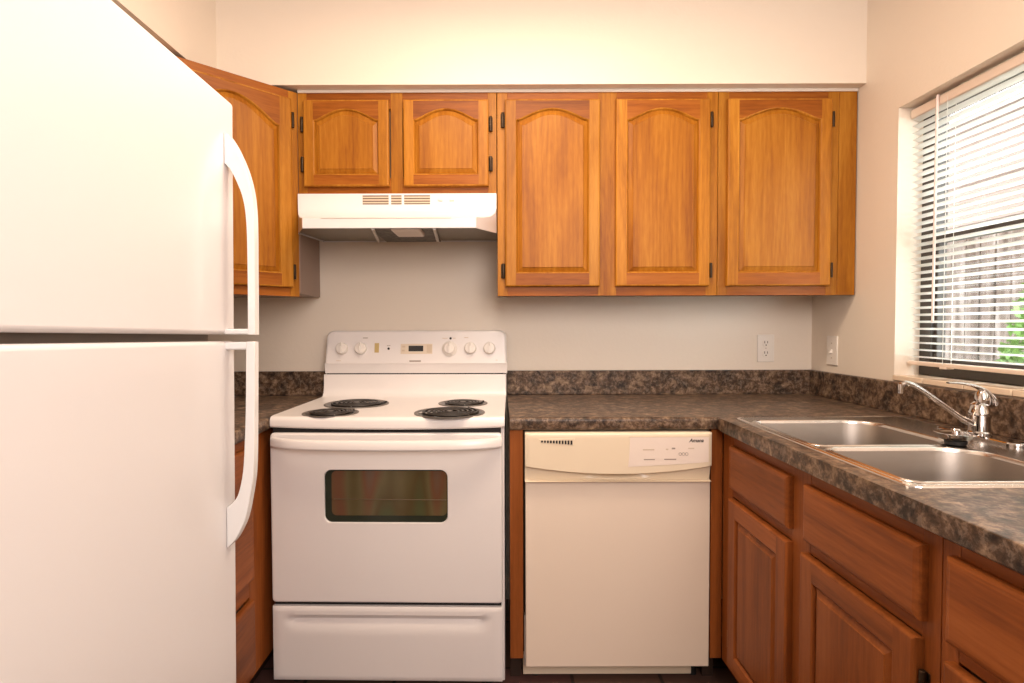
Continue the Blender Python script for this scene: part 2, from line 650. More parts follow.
def outline(xl, xr, zb, zs, ah, n=28):
    hw = (xr - xl) / 2
    xc = (xr + xl) / 2
    pts = [(xl, zb), (xr, zb)]
    for i in range(n + 1):
        t = 1 - 2 * i / n
        u = min(1.0, abs(t) / .97)
        z = zs + ah * (1 - u * u) ** 1.35
        pts.append((xc + t * hw, z))
    return pts


def add_slab_edge(bm, w, h, t, ins, dep, mi=0):
    """back and edges of a door blank with a moulded outer edge; returns inset front corner positions"""
    rect = lambda i: [(i, i), (w - i, i), (w - i, h - i), (i, h - i)]
    rings = [[(x, 0, z) for x, z in rect(0)], [(x, -t + dep, z) for x, z in rect(0)]]
    for k in (1, 2, 3):
        a = R(90 * k / 3)
        i = ins * (1 - math.cos(a)); d = dep * (1 - math.sin(a))
        rings.append([(x, -t + d, z) for x, z in rect(i)])
    V = loops(bm, rings, mi, smooth=False)
    bm.faces.new(list(reversed(V[0]))).material_index = mi


def make_door(parent, w, h, loc, rz=0.0, arch=.05, mats=None, stile=.046, top=.036, bottom=.048, hinges=(), t=.019, hinge_mat=None, pull=False):
    """frame-and-raised-panel door: local x along the width, z up, front towards -y"""
    mv, mh, mpn = mats
    bm = nb()
    e = .006
    add_slab_edge(bm, w, h, t, e, .005, 0)
    zs = h - top - arch
    o0 = outline(stile, w - stile, bottom, zs, arch)
    y = -t

    def face(pts, mi):
        bm.faces.new([bm.verts.new((x, y, z)) for x, z in pts]).material_index = mi
    face([(e, e), (stile, e), (stile, h - e), (e, h - e)], 0)
    face([(w - stile, e), (w - e, e), (w - e, h - e), (w - stile, h - e)], 0)
    face([(stile, e), (w - stile, e), (w - stile, bottom), (stile, bottom)], 1)
    for a, b_ in zip(o0[2:], o0[3:]):
        face([(b_[0], b_[1]), (a[0], a[1]), (a[0], h - e), (b_[0], h - e)], 1)

    def R_(d, y_):
        k = 1 - 2 * d / (w - 2 * stile)
        return [(x, y_, z) for x, z in outline(stile + d, w - stile - d, bottom + d, zs - d, arch * k ** .3)]
    loops(bm, [R_(0, -t), R_(.003, -t + .002), R_(.006, -t + .008)], 0, smooth=False)
    bmesh.ops.remove_doubles(bm, verts=bm.verts, dist=2e-5)
    d_ = obj('door', bm, [mv, mh], parent, loc, rz, smooth=False)
    bm = nb()
    pb = .022 if min(w, h) > .3 else .021
    loops(bm, [R_(.0055, -t + .012), R_(.0058, -t + .009), R_(pb, -t + .0025), R_(pb + .0015, -t + .0005)], 0, smooth=False, cap=True)
    obj('panel', bm, mpn, d_, smooth=False)
    for side, z in hinges:
        hinge(d_, -.008 if side == 'l' else w + .008, z, hinge_mat or bronze, t)
    return d_


def hinge(parent, x, z, m, t):
    bm = nb()
    box(bm, x - .008, x + .008, -.002, -.0005, z - .026, z + .026)
    tube(bm, [(x, -.008, z - .028), (x, -.008, z + .028)], .0058, 10)
    obj('hinge', bm, m, parent, bevel=.0008)


def make_drawer(parent, w, h, loc, rz, m, t=.019):
    bm = nb()
    e, dep = .012, .007
    add_slab_edge(bm, w, h, t, e, dep)
    bm.faces.new([bm.verts.new((x, -t, z)) for x, z in ((e, e), (w - e, e), (w - e, h - e), (e, h - e))])
    bmesh.ops.remove_doubles(bm, verts=bm.verts, dist=1e-5)
    return obj('drawer', bm, m, parent, loc, rz, smooth=False)


OAK = (oak_s, oak_h, oak_p)
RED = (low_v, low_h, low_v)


def part(name, spec, m, parent, org=(0, 0, 0), bevel=0.0, seg=2, smooth=True):
    bm_ = nb()
    ox, oy, oz = org
    for (x0, x1, y0, y1, z0, z1) in spec:
        box(bm_, x0 - ox, x1 - ox, y0 - oy, y1 - oy, z0 - oz, z1 - oz)
    return obj(name, bm_, m, parent, bevel=bevel, seg=seg, smooth=smooth)


FRY = 2.115          # face-frame plane of the wall cabinets
CT = 2.101           # cabinet tops


def wall_cabinet(label, x0, x1, z0, stiles, doors):
    """stiles: list of (x0, x1); doors: list of (x0, x1, z0, z1, arch, hinges)"""
    org = (x0, FRY, z0)
    c = thing('wall_cabinet', label, 'cabinet', org)
    part('box', [(x0 + .001, x1 - .001, FRY + .019, YB - .001, z0 + .012, CT)], [cab_in], c, org, .001)
    ff = nb()
    for a, b_ in stiles:
        box(ff, a - x0, b_ - x0, 0, .019, 0, CT - z0, 0)
    for (a, _), (_, b_) in zip([stiles[0]], [stiles[-1]]):
        pass
    for (s0, s1) in zip(stiles, stiles[1:]):
        a, b_ = s0[1], s1[0]
        box(ff, a - x0, b_ - x0, .0003, .019, 0, .06, 1)
        box(ff, a - x0, b_ - x0, .0003, .019, CT - z0 - .06, CT - z0, 1)
    obj('face_frame', ff, [oak_v, oak_h], c, bevel=.0008)
    for (a, b_, za, zb, arch, hg) in doors:
        make_door(c, b_ - a, zb - za, (a - x0, 0, za - z0), 0, arch, OAK, hinges=hg,
                  stile=.041 if zb - za > .5 else .038, top=.034, bottom=.05 if zb - za > .5 else .042)
    return c


def zpx(v, D, u=500.):   # height of a picture row at depth D along the room axis (set-out of the elevation)
    return CAM_Z + D * math.tan(math.atan((341.5 - v) / 550) - pitch)


# -- over the hood, two short doors
wall_cabinet('short two-door oak wall cabinet above the range hood', -.763, -.011, 1.7185,
             [(-.7668, -.733), (-.413, -.368), (-.043, -.011)],
             [(-.741, -.418, 1.745, 2.069, .042, (('l', .085), ('l', .235))),
              (-.363, -.041, 1.745, 2.069, .042, (('r', .085), ('r', .235)))])
# -- right of the hood, two tall doors
wall_cabinet('tall two-door oak wall cabinet right of the range hood', -.008, .832, 1.329,
             [(-.008, .030), (.376, .446), (.790, .832)],
             [(.021, .381, 1.364, 2.069, .042, (('l', .06), ('l', .63))),
              (.441, .798, 1.364, 2.069, .042, (('r', .06), ('r', .63)))])
# -- single door beside the window wall, with a filler strip
cR = wall_cabinet('single-door oak wall cabinet in the right corner by the window', .834, 1.361, 1.329,
                  [(.834, .874), (1.25, 1.292), (1.294, 1.361)],
                  [(.864, 1.258, 1.364, 2.069, .042, (('r', .06), ('r', .63)))])

# -- diagonal corner cabinet
org = (-1.41, YB, 1.329)
cD = thing('wall_cabinet', 'diagonal oak corner wall cabinet behind the refrigerator', 'cabinet', org)
P = [(-.770, 2.430), (-.770, 2.115), (-1.107, 1.778), (-1.419, 1.778), (-1.419, 2.430)]
bm = nb()
prism(bm, [(x - org[0], y - org[1] - .001) for x, y in [(-.785, 2.409), (-.768, 2.128), (-1.107 - .013, 1.778), (-1.409, 1.778), (-1.409, 2.409)]], 'Z', .012, CT - 1.329)
obj('box', bm, side_grey, cD, bevel=.001)
dl = Vector((-1.105 - org[0], 1.778 - org[1], 0))
W = math.hypot(.337, .337)
bm = nb()
for a, b_ in ((0, .032), (W - .035, W)):
    box(bm, a, b_, 0, .019, 0, CT - 1.329, 0)
for z0, z1 in ((0, .06), (CT - 1.329 - .06, CT - 1.329)):
    box(bm, .032, W - .035, .0003, .019, z0, z1, 1)
obj('face_frame', bm, [oak_v, oak_h], cD, dl, R(45), bevel=.0008)
make_door(cD, W - .052, 2.069 - 1.364, dl + Vector((.022 * .7071, .022 * .7071, .033)), R(45), .075, OAK, stile=.046, top=.034, bottom=.05,
          hinges=(('r', .06), ('r', .63)))

# caulk bead between cabinet tops and soffit
bm = nb()
prism(bm, [(2.1135, 2.1012), (2.1135, SZ - .0005), (2.119, SZ - .0005), (2.119, 2.1012)], 'X', -.766, 1.364)
struct(obj('trim_2', bm, caulk), 'pale caulk bead along the top of the wall cabinets', 'trim')

# ------------------------------------------------------------------ range hood
org = (-.389, 2.43, 1.56)
hood = thing('range_hood', 'white under-cabinet range hood above the stove', 'range hood', org)
prof = [(1.7172, 2.100), (1.660, 2.099), (1.643, 2.090), (1.630, 2.072), (1.618, 2.045), (1.609, 2.010), (1.602, 1.975), (1.598, 1.950), (1.594, 1.946), (1.561, 1.946), (1.559, 1.948)]


def hood_rise(y):
    return .022 * max(0, y - 1.946) / .462


def shear(bm_):
    for v_ in bm_.verts:
        v_.co.z += hood_rise(v_.co.y + org[1])
    return bm_


def hood_ring(z, y):
    k = (2.100 - y) / .154
    dx = .071 * k
    pts = [(-.765, 2.408), (-.765, 2.100), (-.765 + dx, y)]
    n_ = 12
    for i in range(1, n_):
        pts.append((-.765 + dx + (.753 - 2 * dx) * i / n_, y))
    pts += [(-.012 - dx, y), (-.012, 2.100), (-.012, 2.408)]
    return [(x - org[0], yy - org[1], z - org[2] + (hood_rise(yy) if z < 1.57 else 0)) for x, yy in pts]


bm = nb()
V = loops(bm, [hood_ring(z, y) for z, y in prof], 0)
bm.faces.new(V[0])
obj('shell', bm, white_enamel, hood)
# underside: recessed pan
bm = nb()
pts = [(-.764, 2.407), (-.764, 2.10), (-.693, 1.948), (-.085, 1.948), (-.013, 2.10), (-.013, 2.407)]
prism(bm, [(x - org[0], y - org[1]) for x, y in pts], 'Z', 1.565 - org[2], 1.572 - org[2])
obj('bottom_pan', shear(bm), hood_under, hood)
bm = nb()
prism(bm, [(2.02 - org[1], .0045), (2.30 - org[1], -.012), (2.30 - org[1], -.006), (2.02 - org[1], .0049)], 'X', -.470 - org[0], -.245 - org[0])
obj('filter', shear(bm), filt, hood)
for xa, xb in ((-.449, -.506), (-.231, -.258)):
    bm = nb()
    tube(bm, [(xa - org[0], 1.955 - org[1], -.001), (xb - org[0], 2.31 - org[1], -.010)], .0065, 8, flat=.6)
    obj('filter_rail', shear(bm), aluminium, hood)
part('lamp_lens', [(-.388, -.285, 1.965, 2.11, 1.554, 1.575)], lens_m, hood, org, .006)
# louvres on the upper front
bm = nb()
for (a, b_) in ((363, 389), (391.5, 402), (404.5, 430.5)):
    xa, xb = (a - 500) / 264., (b_ - 500) / 264.
    for z in (1.708, 1.698, 1.688, 1.678):
        box(bm, xa - org[0], xb - org[0], 2.0985 - org[1], 2.1005 - org[1], z - .0019 - org[2], z + .0019 - org[2])
obj('vent_slots', bm, slot_dark, hood, smooth=False)
bm = nb()
for (a, b_) in ((363, 389), (391.5, 402), (404.5, 430.5)):
    xa, xb = (a - 500) / 264., (b_ - 500) / 264.
    box(bm, xa - org[0], xb - org[0], 2.0990 - org[1], 2.1005 - org[1], 1.6765 - org[2], 1.7095 - org[2])
obj('vent_backing', bm, beige_print, hood, smooth=False)
for x in (-.224, -.180):
    part('switch', [(x - .009, x + .009, 2.094, 2.1005, 1.688, 1.697)], plate_white, hood, org, .002)
bm = nb()
box(bm, -.63 - org[0], -.17 - org[0], 1.9445 - org[1], 1.9465 - org[1], .034, .0352)
obj('crease', bm, beige_print, hood, smooth=False)

# ------------------------------------------------------------------ countertops
CZ0, CZ1 = .872, .914
SX0, SX1, SY0, SY1 = .752, 1.290, 1.000, 1.766     # sink outline


def counter_slab(xs, ys, present, org_, front):
    bm_ = nb()
    vid = {}

    def V_(x, y, z):
        k = (round(x, 4), round(y, 4), z)
        if k not in vid:
            vid[k] = bm_.verts.new((x - org_[0], y - org_[1], z - org_[2]))
        return vid[k]
    nx, ny = len(xs) - 1, len(ys) - 1
    has = lambda i, j: 0 <= i < nx and 0 <= j < ny and present(i, j)
    for i in range(nx):
        for j in range(ny):
            if not has(i, j):
                continue
            x0, x1, y0, y1 = xs[i], xs[i + 1], ys[j], ys[j + 1]
            bm_.faces.new((V_(x0, y0, CZ1), V_(x1, y0, CZ1), V_(x1, y1, CZ1), V_(x0, y1, CZ1)))
            bm_.faces.new((V_(x0, y1, CZ0), V_(x1, y1, CZ0), V_(x1, y0, CZ0), V_(x0, y0, CZ0)))
            for di, dj, a, b_ in ((-1, 0, (x0, y1), (x0, y0)), (1, 0, (x1, y0), (x1, y1)), (0, -1, (x0, y0), (x1, y0)), (0, 1, (x1, y1), (x0, y1))):
                if not has(i + di, j + dj):
                    bm_.faces.new((V_(*a, CZ0), V_(*b_, CZ0), V_(*b_, CZ1), V_(*a, CZ1)))
    ed = []
    for e in bm_.edges:
        p, q = [v.co + Vector(org_) for v in e.verts]
        if abs(p.z - q.z) < 1e-5 and front((p + q) / 2):
            ed.append(e)
    bmesh.ops.bevel(bm_, geom=ed, offset=.011, segments=4, affect='EDGES', profile=.5)
    return bm_


org = (1.04, 2.1, .872)
ctR = thing('countertop', 'L-shaped brown marbled laminate countertop holding the sink', 'countertop', org)
xs = [.031, .709, SX0 + .012, SX1 - .012, XR - .001]
ys = [.35, SY0 + .012, SY1 - .012, 1.788, YB - .001]
bm = counter_slab(xs, ys, lambda i, j: (j == 3 or i >= 1) and not (i == 2 and j == 1), org,
                  lambda c: (abs(c.y - 1.788) < .002 and c.x < .709) or (abs(c.x - .709) < .002 and c.y < 1.788))
obj('worktop', bm, lam, ctR)
part('backsplash', [(.031, XR - .001, YB - .019, YB - .001, CZ1 - .001, 1.019)], lam, ctR, org, .004, 3)
part('backsplash', [(XR - .019, XR - .001, .35, YB - .0195, CZ1 - .001, 1.019)], lam, ctR, org, .004, 3)

org = (-1.1, 2.0, .872)
ctL = thing('countertop', 'brown marbled laminate countertop between the refrigerator and the stove', 'countertop', org)
xs = [XL + .001, -.762]
ys = [1.27, YB - .001]
bm = counter_slab(xs, ys, lambda i, j: True, org, lambda c: abs(c.x + .762) < .002 and c.y < 2.3)
obj('worktop', bm, lam, ctL)
part('backsplash', [(XL + .001, -.762, YB - .019, YB - .001, CZ1 - .001, 1.019)], lam, ctL, org, .004, 3)
part('backsplash', [(XL + .001, XL + .019, 1.27, YB - .0195, CZ1 - .001, 1.019)], lam, ctL, org, .004, 3)

# ------------------------------------------------------------------ base cabinets, right run
FX = .735
RZ = R(-90)


def base_right(label, y_far, y_near, stiles, doors, drawers, kick=True):
    """faces -X; local x runs from the far end towards the camera"""
    org_ = (FX, y_far, 0)
    c = thing('base_cabinet', label, 'cabinet', org_)
    Lg = y_far - y_near
    bm_ = nb()
    box(bm_, .02, XR - .004 - FX, -Lg + .001, -.001, .105, .70)
    obj('box', bm_, cab_in, c, smooth=False)
    bm_ = nb()
    for a, b_ in stiles:
        box(bm_, a, b_, 0, .0195, .105, CZ0 - .001, 0)
    for s0, s1 in zip(stiles, stiles[1:]):
        for z0, z1 in ((.105, .145), (.672, .705), (.836, CZ0 - .001)):
            box(bm_, s0[1], s1[0], .0003, .0195, z0, z1, 1)
    obj('face_frame', bm_, [low_v, low_h], c, (0, 0, 0), RZ, bevel=.0008)
    bm_ = nb()
    box(bm_, .07, .085, -Lg + .001, -.001, .001, .106)
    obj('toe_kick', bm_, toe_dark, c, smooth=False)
    for a, w, z0, z1, hg, hm in doors:
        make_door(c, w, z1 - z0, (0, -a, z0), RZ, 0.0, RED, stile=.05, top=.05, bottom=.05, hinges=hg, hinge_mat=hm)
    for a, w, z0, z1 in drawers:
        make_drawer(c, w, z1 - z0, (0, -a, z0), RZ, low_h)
    return c


# sink base: far end 1.80, near end .905
base_right('reddish oak sink base cabinet with two false drawers and two doors', 1.80, .905,
           [(0, .075), (.425, .51), (.855, .895)],
           [(.082, .352, .135, .670, (('l', .08),), steel_hinge), (.497, .363, .135, .670, (('r', .455),), bronze)],
           [(.082, .352, .703, .836), (.503, .364, .703, .836)])
base_right('reddish oak base cabinet nearest the camera at the end of the sink run', .903, .39,
           [(0, .035), (.478, .513)],
           [(.025, .463, .135, .668, (), None)],
           [(.025, .463, .700, .841)])
# corner filler right of the dishwasher
fl = thing('cabinet_filler', 'narrow reddish oak filler strip right of the dishwasher', 'cabinet filler', (.714, 1.80, 0))
part('strip', [(.696, .734, 1.803, 1.822, .105, .871)], low_v, fl, (.714, 1.80, 0), .001)
part('toe_kick', [(.696, .734, 1.872, 1.886, .001, .1045)], toe_dark, fl, (.714, 1.80, 0))
# end panel left of the dishwasher
ep = thing('cabinet_end_panel', 'narrow reddish oak end panel between the stove and the dishwasher', 'cabinet panel', (.053, 1.80, 0))
part('panel', [(.031, .0745, 1.800, 1.822, .108, .871)], low_v, ep, (.053, 1.80, 0), .001)
part('toe_kick', [(.033, .0705, 1.872, 1.886, .001, .108)], toe_dark, ep, (.053, 1.80, 0))

# ------------------------------------------------------------------ base cabinet, left run (faces +X)
org = (-.785, 1.27, 0)
cl = thing('base_cabinet', 'reddish oak base cabinet with drawers between the refrigerator and the stove', 'cabinet', org)
part('box', [(XL + .003, -.805, 1.272, 2.385, .105, .871)], cab_in, cl, org, smooth=False)
bm = nb()
for a, b_ in ((0, .04), (.425, 1.12)):
    box(bm, a, b_, 0, .0195, .105, .871, 0)
for z0, z1 in ((.105, .14), (.37, .43), (.68, .705), (.84, .871)):
    box(bm, .04, .425, .0003, .0195, z0, z1, 1)
obj('face_frame', bm, [low_v, low_h], cl, (0, 0, 0), R(90), bevel=.0008)
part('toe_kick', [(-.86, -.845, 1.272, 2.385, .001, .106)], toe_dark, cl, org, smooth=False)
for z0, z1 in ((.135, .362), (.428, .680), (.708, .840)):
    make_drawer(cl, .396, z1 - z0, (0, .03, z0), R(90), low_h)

# ------------------------------------------------------------------ refrigerator
org = (-1.0, .86, 0)
fr = thing('refrigerator', 'large white top-freezer refrigerator at the left edge', 'refrigerator', org)
FT = R(-1.2)      # stands slightly nose-up on its front feet
fr.rotation_euler = (FT, 0, 0)
fr.location = (-1.0, .842, .006)
fb = lambda n_, sp, m, bv=.006, sg=3: part(n_, sp, m, fr, org, bv, sg)
fb('body', [(-1.385, -.668, .482, 1.238,   .03, 1.714)], white_enamel, .006)
fb('gasket', [(-.668, -.655, .495, 1.228, .10, 1.71)], gasket, .002)
fb('freezer_door', [(-.655, -.600, .478, 1.240, 1.1985, 1.719)], white_enamel, .009, 4)
fb('refrigerator_door', [(-.655, -.600, .478, 1.240, .085, 1.184)], white_enamel, .009, 4)
fb('kick_grille', [(-.69, -.655, .49, 1.23, .03, .075)], gasket)
for yy in (.56, 1.16):
    bm = nb(); tube(bm, [(-.72 - org[0], yy - org[1], -.011), (-.72 - org[0], yy - org[1], .035)], .02, 12)
    obj('foot', bm, rubber, fr)
    bm = nb(); tube(bm, [(-1.32 - org[0], yy - org[1], -.011), (-1.32 - org[0], yy - org[1], .035)], .02, 12)
    obj('foot', bm, rubber, fr)


def smooth_path(pts, n=10):
    out = []
    for i in range(len(pts) - 1):
        p0 = Vector(pts[max(i - 1, 0)]); p1 = Vector(pts[i]); p2 = Vector(pts[i + 1]); p3 = Vector(pts[min(i + 2, len(pts) - 1)])
        for k in range(n):
            t = k / n
            out.append(.5 * ((2 * p1) + (p2 - p0) * t + (2 * p0 - 5 * p1 + 4 * p2 - p3) * t * t + (3 * p1 - p0 - 3 * p2 + p3) * t ** 3))
    out.append(Vector(pts[-1]))
    return out


def fridge_handle(name, outer, inner, y0, y1):
    bm_ = nb()
    o_ = [(p[0], p[1]) for p in smooth_path([(x, z, 0) for x, z in outer], 6)]
    i_ = [(p[0], p[1]) for p in smooth_path([(x, z, 0) for x, z in inner], 6)]
    n_ = min(len(o_), len(i_))
    rings = []
    sx = lambda x: x - .009 * min(1, max(0, (x + .599) / .04))
    o_ = [(sx(x), z) for x, z in o_]
    i_ = [(sx(x), z) for x, z in i_]
    for a, b_ in zip(o_, i_):
        rings.append([(a[0] - org[0], y0 - org[1], a[1]), (a[0] - org[0], y1 - org[1], a[1]), (b_[0] - org[0], y1 - org[1], b_[1]), (b_[0] - org[0], y0 - org[1], b_[1])])
    V_ = loops(bm_, rings, 0)
    bm_.faces.new(V_[0]); bm_.faces.new(V_[-1])
    return obj(name, bm_, handle_white, fr, bevel=.005, seg=3)


# outlines run from the mount on the door to the end by the gap
fridge_handle('handle', [(-.599, 1.640), (-.583, 1.628), (-.557, 1.590), (-.536, 1.530), (-.527, 1.46), (-.526, 1.32), (-.526, 1.24), (-.526, 1.198)],
              [(-.599, 1.572), (-.591, 1.566), (-.575, 1.548), (-.553, 1.505), (-.543, 1.44), (-.541, 1.32), (-.541, 1.24), (-.541, 1.198)], 1.193, 1.215)
fb('handle_foot', [(-.604, -.536, 1.194, 1.214, 1.1985, 1.211)], handle_white, .004)
fridge_handle('handle', [(-.527, 1.183), (-.527, 1.15), (-.528, 1.05), (-.530, .92), (-.536, .86), (-.551, .79), (-.573, .752), (-.599, .730)],
              [(-.545, 1.183), (-.546, 1.15), (-.547, 1.05), (-.551, .94), (-.556, .885), (-.566, .850), (-.580, .832), (-.599, .820)], 1.193, 1.215)
fb('handle_foot', [(-.604, -.536, 1.194, 1.214, 1.165, 1.1825)], handle_white, .004)

# ------------------------------------------------------------------ electric range
org = (-.365, 2.10, 0)
st = thing('electric_range', 'white electric coil range between the countertops', 'stove', org, R(-1.1))
HWX = .385
rp = lambda n_, sp, m, bv=.004, sg=3, par=None: part(n_, sp, m, par or st, (0, 0, 0), bv, sg)
rp('body', [(-HWX + .004, HWX - .001, -.296, .285, .035, .884)], white_range, .003)
rp('gap_strip', [(-HWX + .006, HWX - .012, -.303, -.295, .05, .884)], black_gap, 0)
for x in (-.33, .33):
    for y in (-.24, .24):
        bm = nb(); tube(bm, [(x, y, 0), (x, y, .036)], .018, 12)
        obj('foot', bm, rubber, st)

# cooktop with raised lip and curved riser at the back
bm = nb()
n_ = 16
secs = []
for i in range(n_ + 1):
    x = -HWX + 2 * HWX * i / n_
    u = x / HWX
    bow = .010 * (1 - u * u)
    yf = -.312 - bow
    zl = .884 - .006 * (1 - u * u)
    lip = .0025 * (abs(u) > .985)
    zt = .9185 + lip
    secs.append([(x, .285, .884), (x, yf + .004, zl), (x, yf, zl + .005), (x, yf, .905), (x, yf + .004, .914), (x, yf + .012, .9185), (x, yf + .030, zt - .001),
                 (x, .175, zt - .002), (x, .196, .921), (x, .208, .934), (x, .214, .955), (x, .217, 1.0115), (x, .285, 1.0115)])
V = [[bm.verts.new(p) for p in s] for s in secs]
for a, b_ in zip(V, V[1:]):
    for k in range(len(a)):
        k2 = (k + 1) % len(a)
        bm.faces.new((a[k], a[k2], b_[k2], b_[k]))
bm.faces.new(V[0]); bm.faces.new(V[-1])
obj('cooktop', bm, white_range, st)


def burner(x, y, rr, turns, ang):
    bm_ = nb()
    z = .9175
    lathe(bm_, [(rr, z), (rr, z + .0022), (rr - .003, z + .0032), (rr - .009, z + .0028), (rr - .012, z + .0012)], (x, y, 0), 'Z', 48)
    b_ = obj('burner', bm_, pan_rim, st)
    bm_ = nb()
    lathe(bm_, [(rr - .0115, z + .0016), (rr - .03, z + .0006), (.02, z + .0004), (0, z + .0004)], (x, y, 0), 'Z', 40)
    obj('drip_pan', bm_, pan_m, b_)
    bm_ = nb()
    pth = []
    ro = rr - .022
    for i in range(int(turns * 36) + 1):
        t = i / 36
        r_ = .016 + (ro - .016) * t / turns
        pth.append((x + r_ * math.cos(2 * PI * t + ang), y + r_ * math.sin(2 * PI * t + ang), z + .0045))
    pth.append((x + (ro + .012) * math.cos(2 * PI * turns + ang + .12), y + (ro + .012) * math.sin(2 * PI * turns + ang + .12), z + .004))
    tube(bm_, pth, .0046, 8, flat=.8)
    obj('coil', bm_, coil_m, b_)
    bm_ = nb()
    for k in range(3):
        a = ang + 2 * PI * k / 3 + .4
        tube(bm_, [(x, y, z + .003), (x + (ro + .006) * math.cos(a), y + (ro + .006) * math.sin(a), z + .003)], .0022, 6)
    lathe(bm_, [(.010, z + .002), (.010, z + .0075), (0, z + .008)], (x, y, 0), 'Z', 20)
    obj('coil_support', bm_, pan_rim, b_)


burner(-.212, -.225, .094, 4, .6)
burner(-.184, -.005, .121, 5, .2)
burner(.196, -.220, .121, 5, .9)
burner(.222, .010, .094, 4, .3)

# control console
bm = nb()
cy0 = .190


def console_pt(x, z):
    """front face leans back a little"""
    return (x, cy0 + .010 + (z - 1.03) * .16, z)


out = [(x, z) for x, z in rrect(-HWX + .010, HWX + .002, 1.0, 1.196, .03, 8) if z > 1.1]
out = [(-HWX + .006, 1.058), (HWX + .006, 1.058)] + out
front = [console_pt(x, z) for x, z in out]
cen = Vector((0, 0, 1.10))


def shrink(p, d):
    x, y, z = p
    sx = (abs(x) - d) * (1 if x > 0 else -1) if abs(x) > d else x
    sz = z - d if z > 1.1 else z
    return (sx, y, sz)


rb = [(x, .284, z) for x, y, z in front]
r0 = [(x, y + .012, z) for x, y, z in front]
r1 = [(shrink((x, y, z), .004)[0], y + .003, shrink((x, y, z), .004)[2]) for x, y, z in front]
r2 = [(shrink((x, y, z), .010)[0], y, shrink((x, y, z), .010)[2]) for x, y, z in front]
V = loops(bm, [rb, r0, r1, r2], 0, cap=False)
f = bm.faces.new(V[-1]); bmesh.ops.triangulate(bm, faces=[f])
bm.faces.new(list(reversed(V[0])))
yb_ = console_pt(0, 1.058)[1]
prism(bm, [(yb_ + .001, 1.0585), (yb_ + .004, 1.052), (yb_ + .011, 1.0165), (.284, 1.0165), (.284, 1.0585)], 'X', -HWX + .006, HWX + .006)
console = obj('control_console', bm, white_range, st, sharp=14)
# black seam under the console
rp('console_seam', [(-HWX + .012, HWX - .012, .2185, .28, 1.0105, 1.0166)], black_gap, 0)


def on_console(u, v):
    """set out a mark of the console by its picture position; returns local x, z"""
    x = (u - 500) / 238.9
    z = 1.120 - (v - 349.2) / 239.8
    return x + .365 - .004, z


TILT = math.atan(.16)


def cy_at(z):
    return cy0 + .010 + (z - 1.03) * .16


def knob(u, v, r_, dial=False):
    x, z = on_console(u, v)
    y = cy_at(z)
    bm_ = nb()
    if dial:
        lathe(bm_, [(r_ * 1.38, .001), (r_ * 1.36, -.004), (r_ * 1.1, -.008), (r_ * 1.0, -.010), (0, -.010)], (0, 0, 0), 'Y', 32)
    lathe(bm_, [(r_ * 1.04, .001), (r_ * 1.02, -.006), (r_ * .94, -.016), (r_ * .86, -.0185), (0, -.019)], (0, 0, 0), 'Y', 32)
    prism(bm_, [(-.0042, -r_ * .92), (.0042, -r_ * .92), (.0052, r_ * .2), (.003, r_ * .98), (-.003, r_ * .98), (-.0052, r_ * .2)], 'Y', -.018, -.027)
    k = obj('knob', bm_, knob_white, st, (x, y, z), bevel=.0012)
    k.rotation_euler = (-TILT, 0, 0)
    bm_ = nb(); box(bm_, -.0006, .0006, -.0274, -.026, r_ * .3, r_ * .9)
    obj('pointer', bm_, grey_print, k, smooth=False)
    return k


for u, v in ((341, 349), (359.9, 349), (470.3, 349), (489.4, 349)):
    knob(u, v, .0245)
knob(449.3, 349.5, .0235, True)


def mark(name, u0, u1, v0, v1, m, thick=.0006, rr=None):
    x0, z1 = on_console(u0, v0)
    x1, z0 = on_console(u1, v1)
    z = (z0 + z1) / 2
    bm_ = nb()
    hw, hh = (x1 - x0) / 2, (z1 - z0) / 2
    if rr == 'dot':
        prism(bm_, [(hw * math.cos(2 * PI * k / 20), hw * math.sin(2 * PI * k / 20)) for k in range(20)], 'Y', -thick, .001)
    else:
        box(bm_, -hw, hw, -thick, .001, -hh, hh)
    o_ = obj(name, bm_, m, st, ((x0 + x1) / 2, cy_at(z), z), smooth=False)
    o_.rotation_euler = (-TILT, 0, 0)
    return o_


panel_m = mat('display_overlay', (0.72, 0.60, 0.47), 0.35)
mark('display_panel', 400, 432, 344.4, 354.6, panel_m, .0008)
mark('display', 408, 422.8, 346.3, 352, black_print, .0014)
mark('touch_pad', 426.3, 431.4, 345.2, 353.6, beige_print, .0012)
mark('button', 401.4, 404.6, 346.3, 348.1, beige_print, .0014)
mark('button', 401.2, 404.2, 350.3, 352, beige_print, .0014)
mark('indicator_label', 373.6, 378, 343.6, 353.2, gold_print, .0006)
mark('indicator_light', 386.6, 389, 348, 350.4, black_print, .0012, 'dot')
mark('indicator_light', 449.0, 451.4, 337.8, 340.2, black_print, .0012, 'dot')
mark('printed_logo', 409, 420.6, 361.0, 362.4, grey_print)
mark('printed_mark', 361.5, 366.5, 338.0, 338.7, grey_print)
mark('printed_mark', 386.0, 389.5, 345.8, 346.3, grey_print)
mark('printed_mark', 442.0, 447.0, 338.6, 339.1, beige_print)
mark('printed_mark', 452.6, 455.2, 338.6, 339.1, beige_print)
mark('printed_mark', 464.0, 468.0, 338.0, 338.6, beige_print)
mark('printed_mark', 335.0, 340.0, 361.0, 361.5, beige_print)
mark('printed_mark', 495.5, 497.5, 360.6, 361.1, beige_print)


